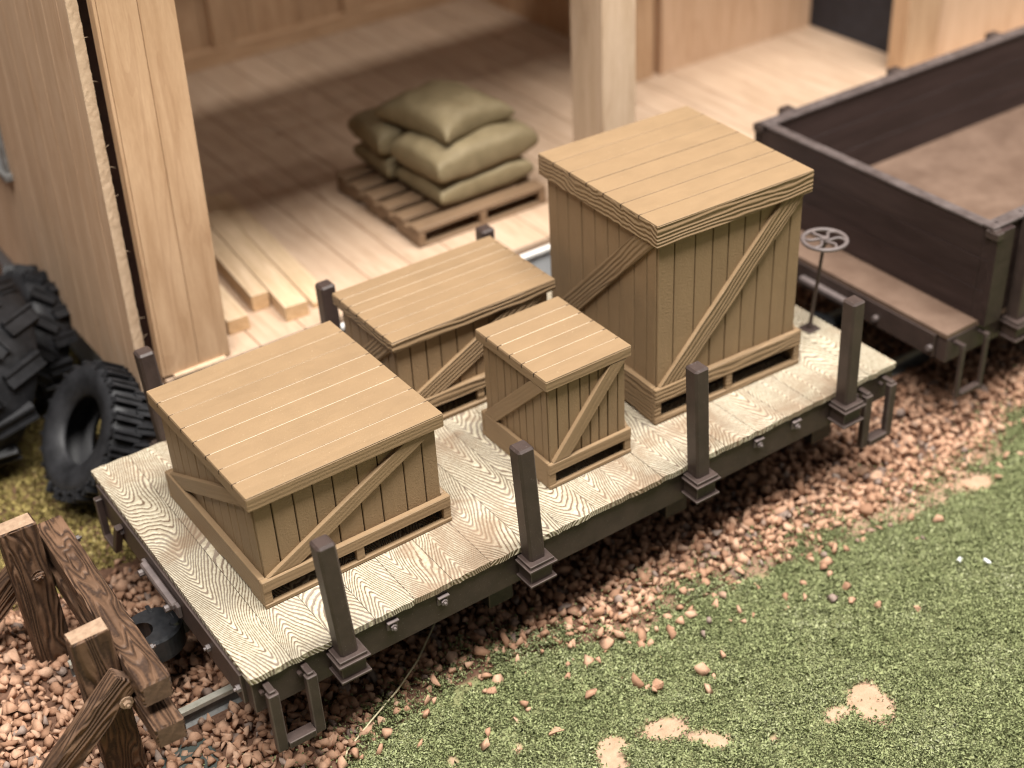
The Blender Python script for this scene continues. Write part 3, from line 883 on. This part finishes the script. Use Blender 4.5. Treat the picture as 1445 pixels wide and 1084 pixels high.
# partition between the two bays, with a stud
mb = MB(); mb.box(14.9, 15.05, 11.0, 18.11, .001, 9, 0); bb(mb, 'partition_wall', 'bass_z')
mb = MB(); mb.box(14.40, 14.88, 10.85, 11.3, .001, 9, .01); mb.box(14.12, 14.30, 11.3, 11.6, .001, 9, .01); bb(mb, 'partition_post', 'bass_z')
# right bay: back wall, dark doorway and door posts, front wall
mb = MB(); mb.box(15.06, 19.5, 10.85, 11.0, .001, 9, 0); mb.box(15.061, 15.16, 10.78, 10.848, .001, 9, .008); bb(mb, 'bay_wall', 'bass_zy')
mb = MB(); mb.box(19.52, 19.7, 7.95, 10.98, .001, 9, 0); bb(mb, 'doorway_shade', 'dark_blue')  # near-black sheet paints the darkness of the open doorway
mb = MB(); mb.box(18.85, 19.85, 7.45, 7.90, .001, 9, .012); bb(mb, 'door_post', 'bass_z')
mb = MB(); mb.box(19.87, 26, 7.62, 7.8, -.1, 9, 0); bb(mb, 'front_wall', 'bass_zy')
# roof with front header
mb = MB()
yy = 5.35                       # unseen slats and gap, spaced to leak light into the shed
while yy < 18.8:
    if not 11.4 < yy < 12.0: mb.box(1.7, 11.0 if yy < 6.8 else 27, yy, yy+.535, 9.0, 9.12, .015)
    yy += .62
for xr in np.arange(2.0, 26.8, 1.9): mb.box(xr, xr+.18, YF+.26 if xr < 11 else 7.2, 18.6, 8.75, 8.998)
mb.box(1.7, 11, YF+.02, YF+.25, 7.4, 8.995, .01); bb(mb, 'roof', 'bass_x')
mb = MB(); mb.box(24.55, 24.7, 7.82, 18.2, .001, 8.99); bb(mb, 'end_wall', 'bass_zy')

# ------------------------------------------------------------------ lumber on the floor
def lumber(p0, p1, w, h, label):
    p0, p1 = Vector((*p0, .003)), Vector((*p1, .003))
    d = p1-p0
    o = empty('lumber_piece', p0, math.atan2(d.y, d.x), label=label, cat='lumber', group='loose lumber on the shed floor')
    mb = MB(); mb.box(0, d.length, -w/2, w/2, 0, h, .008, jit=.004)
    for f in mb.bm.faces:
        if abs(f.normal.x) > .9: f.material_index = 1
    me = mb
    obj = me.build('lumber_piece', ['lumber', 'lumber_end'])
    obj.location = o.location; obj.rotation_euler = o.rotation_euler
    for k in ('label', 'category', 'group'): obj[k] = o[k]
    bpy.data.objects.remove(o); obj.name = 'lumber_piece'
lumber((3.27, 7.02), (3.50, 11.0), .36, .26, 'short end stripwood piece lying closest to the corner panel on the shed floor')
lumber((3.86, 7.42), (4.25, 12.2), .30, .30, 'stripwood piece in the middle of the three thick ones on the shed floor')
lumber((4.20, 6.80), (4.62, 12.0), .40, .27, 'stripwood piece reaching furthest forward to the shed floor edge')
lumber((4.72, 6.90), (5.05, 11.6), .36, .10, 'thin flat board lying right of the thick stripwood pieces')

# ------------------------------------------------------------------ pallet and sacks
px0, px1, py0, py1, ph = 6.95, 9.66, 7.52, 10.45, .36
pal = empty('pallet', ((px0+px1)/2, (py0+py1)/2, .003), label='brown slatted wooden pallet on the shed floor under the sacks', cat='pallet')
OP = Vector(((px0+px1)/2, (py0+py1)/2, 0))
def pb(mb, name):
    for v in mb.bm.verts: v.co -= OP
    return mb.build(name, 'pallet', pal)
for i in range(3):
    x = [px0, (px0+px1)/2-.07, px1-.14][i]
    n0 = py0+.002
    pts = [(n0, .06), (n0, ph-.09), (py1, ph-.09), (py1, .06), (py1-.75, .06), (py1-.8, .16), (py1-1.2, .16), (py1-1.25, .06), (n0+1.25, .06), (n0+1.2, .16), (n0+.8, .16), (n0+.75, .06)]
    mb = MB(); mb.prism(pts, 'x', x, x+.14, 0, .008); pb(mb, 'stringer')
bw = .34; nb = 6
for i in range(nb):
    y = py0+(py1-py0-bw)*i/(nb-1)
    mb = MB(); mb.box(px0-.002, px1+.002, y, y+bw, ph-.088, ph, .012, jit=.004); pb(mb, 'deck_board')
for i in (0, 2, 3, 5):
    y = py0+(py1-py0-bw)*i/(nb-1)
    mb = MB(); mb.box(px0-.002, px1+.002, y, y+bw, 0, .058, .010); pb(mb, 'bottom_board')

def sack(c, a, b, h, rz, label, corner=.55, sag=0., seed=1, pil=.45):
    n = 26
    r = np.random.default_rng(seed)
    me_v = []; me_f = []
    us = np.sin(np.linspace(-PI/2, PI/2, n)); vs = us
    def P(u, v, s):
        # outline: slightly concave sides, pointed corners
        x = a*u*(1-.10*(1-v*v)*corner*(abs(u)**3)+.05*(abs(u*v))**3*corner)
        y = b*v*(1-.10*(1-u*u)*corner*(abs(v)**3)+.05*(abs(u*v))**3*corner)
        th = ((1-abs(u)**3.2)*(1-abs(v)**2.6))**pil
        z = s*h*th*(1.0 if s > 0 else .9)
        z += sag*(u*u*.6+v*v*.4)*-1
        wr = .018*math.sin(7*u+seed)*math.sin(5*v+2*seed)*th+.012*math.sin(13*u*v+seed)*th
        return (x, y, z+wr*s)
    for s in (1, -1):
        base = len(me_v)
        for j in range(n):
            for i in range(n): me_v.append(P(us[i], vs[j], s))
        for j in range(n-1):
            for i in range(n-1):
                q = [base+j*n+i, base+j*n+i+1, base+(j+1)*n+i+1, base+(j+1)*n+i]
                me_f.append(q if s > 0 else q[::-1])
    me = bpy.data.meshes.new('sack'); me.from_pydata(me_v, [], me_f); me.materials.append(M['sack'])
    bm = bmesh.new(); bm.from_mesh(me); bmesh.ops.remove_doubles(bm, verts=bm.verts, dist=.002); bm.to_mesh(me); bm.free()
    for p in me.polygons: p.use_smooth = True
    o = bpy.data.objects.new('sack', me); COL.objects.link(o)
    o.location = c; o.rotation_euler = (0, 0, rz)
    tag(o, label, 'sack', 'sacks stacked on the pallet')
sack((8.58, 8.50, .62), 1.0, .72, .29, .03, 'lower front sack of the pile, resting straight on the pallet', .3, seed=1, pil=.24)
sack((8.42, 9.92, .62), .98, .66, .28, -.02, 'lower back sack of the pile, half hidden against the pallet', .3, seed=2, pil=.24)
sack((8.60, 8.50, 1.13), 1.10, .74, .36, .07, 'plump middle sack at the front of the pile with a rounded end', .2, seed=3, pil=.22)
sack((8.36, 9.95, 1.12), .98, .64, .34, -.06, 'middle sack at the back of the pile, in shade', .2, seed=4, pil=.22)
sack((8.50, 8.95, 1.70), .78, .93, .32, .17, 'topmost sack of the pile with pointed corners', 1.1, .07, seed=5, pil=.30)

# ------------------------------------------------------------------ tyres by the shed
def tyre(name, c, R, wd, hole, rot, nlug, label, lugh=.12, lugw=.34, tilt=.2, bev=.03):
    root = empty(name, c, label=label, cat='tyre'); root.rotation_euler = rot
    I = Matrix.Identity(4); w = wd/2
    mb = MB()
    prof = [(hole, -w*.62), (hole*1.06, -w*.80), (R*.74, -w*.98), (R*.86, -w*.98), (R*.935, -w*.86), (R*.955, -w*.4), (R*.96, 0), (R*.955, w*.4), (R*.935, w*.86), (R*.86, w*.98), (R*.74, w*.98), (hole*1.06, w*.80), (hole, w*.62), (hole*1.0, w*.55), (R*.80, w*.72), (R*.87, 0), (R*.80, -w*.72), (hole*1.0, -w*.55)]
    mb.lathe(prof, I, 64); mb.build('carcass', 'rubber', root)
    mb = MB()
    for i in range(nlug):
        for s in (-1, 1):
            t = 2*PI*(i+(.5 if s > 0 else 0))/nlug
            m = Matrix.Rotation(t, 4, 'X') @ Matrix.Translation((s*w*.47, R*.955, 0)) @ Matrix.Rotation(s*tilt, 4, 'Y')
            lw = PI*R/nlug*lugw
            r = bmesh.ops.create_cube(mb.bm, size=1)
            for q in r['verts']:
                k = .72 if q.co.y > 0 else 1
                q.co = m @ Vector((q.co.x*w*.95, q.co.y*lugh, q.co.z*2*lw*k))
            bmesh.ops.bevel(mb.bm, geom=list(set(e for v in r['verts'] for e in v.link_edges)), offset=bev, segments=2, affect='EDGES')
    mb.build('tread', 'rubber', root)
tyre('tractor_tyre', (.74, 7.17, -.92), 1.10, .80, .53, (0, .628, .075), 25, 'small empty black rubber tyre with ribbed tread standing against the shed foundation', .10, .38, .05, .035)
tyre('tractor_tyre', (-.55, 9.60, -.55), 1.62, 1.25, .85, (.3, .50, .05), 12, 'large black lugged tyre leaning left of the small tyre at the picture edge', .13, .30, .7, .05)
tyre('tractor_tyre', (.75, 10.6, -.85), 1.20, .7, .75, (.2, .45, .05), 16, 'black tyre mostly hidden behind the large one under the shed wall', .2, .4, .4)

# ------------------------------------------------------------------ gondola wagon on the right
GX = 11.78
gon = empty('gondola_wagon', (18, W/2, -1.6), label='dark brown open gondola wagon coupled behind the flat car on the right', cat='rail wagon')
OG = Vector((18, W/2, -1.6))
def gb(mb, name, mats, parent=None):
    for v in mb.bm.verts: v.co -= OG
    return mb.build(name, mats, parent or gon)
X1 = 24.0; bx0 = 12.46; zt = 1.58
mb = MB(); mb.box(GX, bx0-.002, .03, W-.03, -.085, 0, .01); gb(mb, 'end_platform', 'gond_floor')
mb = MB(); mb.box(bx0, X1, .0, W, -.085, 0.0, 0); gb(mb, 'floor', 'gond_floor')
for y0, y1 in ((-.0, .16), (W-.16, W)):
    mb = MB()
    for z0, z1 in ((.002, .52), (.525, 1.04), (1.045, zt)): mb.box(bx0+.001, X1, y0, y1, z0, z1, .006)
    gb(mb, 'side_wall', 'gond')
    mb = MB(); mb.box(bx0-.03, X1, y0-.04, y1+.03, zt+.002, zt+.055, .01)
    for x in np.arange(bx0+.15, X1, .55): mb.cyl((x, (y0+y1)/2, zt+.05), (x, (y0+y1)/2, zt+.075), .03, None, 8)
    gb(mb, 'side_capping', 'gond_cap')
mb = MB()
for z0, z1 in ((.002, .52), (.525, 1.04), (1.045, zt-.02)): mb.box(bx0+.0, bx0+.15, .162, W-.162, z0, z1, .006)
gb(mb, 'end_wall', 'gond_y')
mb = MB(); mb.box(bx0-.02, bx0+.17, .20, W-.20, zt-.018, zt+.03, .01); gb(mb, 'end_capping', 'gond_cap')
for y, sg in ((0, -1), (W, 1)):
    mb = MB(); a = sorted((y+sg*.002, y+sg*.12)); mb.box(bx0-.02, bx0+.36, a[0], a[1], -.05, zt-.005, .01); gb(mb, 'corner_post', 'gond_y')
    mb = MB(); mb.cyl((bx0-.05, y+sg*.02, zt-.06), (bx0+.1, y+sg*.02, zt-.06), .08, None, 10); mb.box(bx0-.06, bx0+.10, *sorted((y-sg*.10, y+sg*.14)), zt-.14, zt+.0, .02); gb(mb, 'corner_bracket', 'metal')
    for xk in (13.20, 15.9, 18.6, 21.3):
        a = sorted((y+sg*.003, y+sg*.24)); mb = MB(); mb.box(xk-.12, xk+.12, a[0], a[1], -.30, zt+.06, .02); gb(mb, 'stake', 'metal')
        mb = MB()
        for hw, dp, z0, z1 in ((.2, .33, -.17, -.115), (.23, .36, -.205, -.165), (.18, .30, -.42, -.20), (.22, .35, -.455, -.415)):
            a = sorted((y+sg*.004, y+sg*dp)); mb.box(xk-hw, xk+hw, a[0], a[1], z0, z1, .008)
        gb(mb, 'stake_pocket', 'metal')
    mb = MB(); a = sorted((y-sg*.02, y-sg*.22)); mb.box(GX+.02, X1, a[0], a[1], -.52, -.087, .012); gb(mb, 'side_sill', 'metal')
    xc = GX+.46; y_ = y-sg*.02; yo = y_+sg*.17
    mb = MB()
    for dx in (-.27, .27):
        mb.box(xc+dx-.045, xc+dx+.045, yo-.03, yo+.03, -1.13, -.20, .012)
        a = sorted((y_, yo+sg*.028)); mb.box(xc+dx-.042, xc+dx+.042, a[0], a[1], -.215, -.155, .012)
    mb.box(xc-.225, xc+.225, yo-.055, yo+.055, -1.125, -1.055, .01); gb(mb, 'stirrup_step', 'metal')
mb = MB(); mb.box(GX-.03, GX+.2, .225, W-.225, -.50, -.087, .012); gb(mb, 'end_sill', 'metal')
for y in (.28, 1.4, 3.6, 4.7):
    mb = MB(); mb.cyl((GX-.03, y, -.33), (GX-.10, y, -.33), .05, None, 6); gb(mb, 'bolt', 'metal_grey')
mb = MB(); mb.box(GX-.15, GX-.032, 1.95, 3.05, -.36, -.26, .02); gb(mb, 'coupler_plate', 'metal_grey')
coupler(gon, OG, GX+.14, -1)
mb = MB()
for y in (1.6, 3.2): mb.box(GX+.2, X1, y-.1, y+.1, -.7, -.12)
for x in (14.5, 21): mb.box(x-.9, x+.9, .7, W-.7, -1.2, -.125, .02)
mb.cyl((13.2, .5, -.55), (14.0, .6, -1.2), .05, None, 8)
gb(mb, 'underframe', 'metal_dark')
for x in (13.6, 15.6, 20.2, 22.2):
    mb = MB(); mb.cyl((x, .95, -1.1), (x, 4.05, -1.1), .09, None, 12)
    for y in rail_y: mb.cyl((x, y-.09, -1.1), (x, y+.09, -1.1), .5, .5, 28)
    gb(mb, 'wheelset', 'metal_dark')

# ------------------------------------------------------------------ camera
cd = bpy.data.cameras.new('camera'); cam = bpy.data.objects.new('camera', cd); COL.objects.link(cam)
r, dn, fw = (Vector(q) for q in RR)
m = Matrix((r, -dn, -fw)).transposed().to_4x4(); m.translation = CAM
cam.matrix_world = m
cd.sensor_fit = 'HORIZONTAL'; cd.sensor_width = 36; cd.lens = 2013.666/1445*36
cd.clip_start = .5; cd.clip_end = 400
cd.dof.use_dof = True; cd.dof.focus_distance = 17.7; cd.dof.aperture_fstop = .215; cd.dof.aperture_blades = 0
S.camera = cam

# ------------------------------------------------------------------ light: long shop lamp overhead, weaker lamp to the right, dim room
def area(name, loc, target, sx, sy, power, color):
    ld = bpy.data.lights.new(name, 'AREA'); ld.shape = 'RECTANGLE'; ld.size = sx; ld.size_y = sy; ld.energy = power; ld.color = color
    o = bpy.data.objects.new(name, ld); COL.objects.link(o); o.location = loc
    d = (Vector(target)-Vector(loc)).normalized()
    z = -d; x = Vector((1, 0, 0)); x = (x-z*x.dot(z)).normalized(); y = z.cross(x)
    mm = Matrix((x, y, z)).transposed().to_4x4(); mm.translation = loc; o.matrix_world = mm
    return o
area('ceiling_lamp', (5, -6.5, 38), (6, 3, 0), 44, 11, 52500, (1, .96, .905))
area('side_lamp', (34, -8, 17), (8, 6, 0), 7, 5, 1700, (1, .94, .88))
wd = bpy.data.worlds.new('World'); S.world = wd; wd.use_nodes = True
bg = wd.node_tree.nodes['Background']; bg.inputs[0].default_value = (1, .95, .91, 1); bg.inputs[1].default_value = .12

S.view_settings.view_transform = 'Standard'; S.view_settings.look = 'None'
S.view_settings.exposure = 0; S.view_settings.gamma = 1
S.render.engine = 'CYCLES'
S.cycles.use_denoising = True
S.cycles.pixel_filter_type = 'BLACKMAN_HARRIS'; S.cycles.filter_width = 1.15
S.cycles.max_bounces = 6; S.cycles.diffuse_bounces = 4
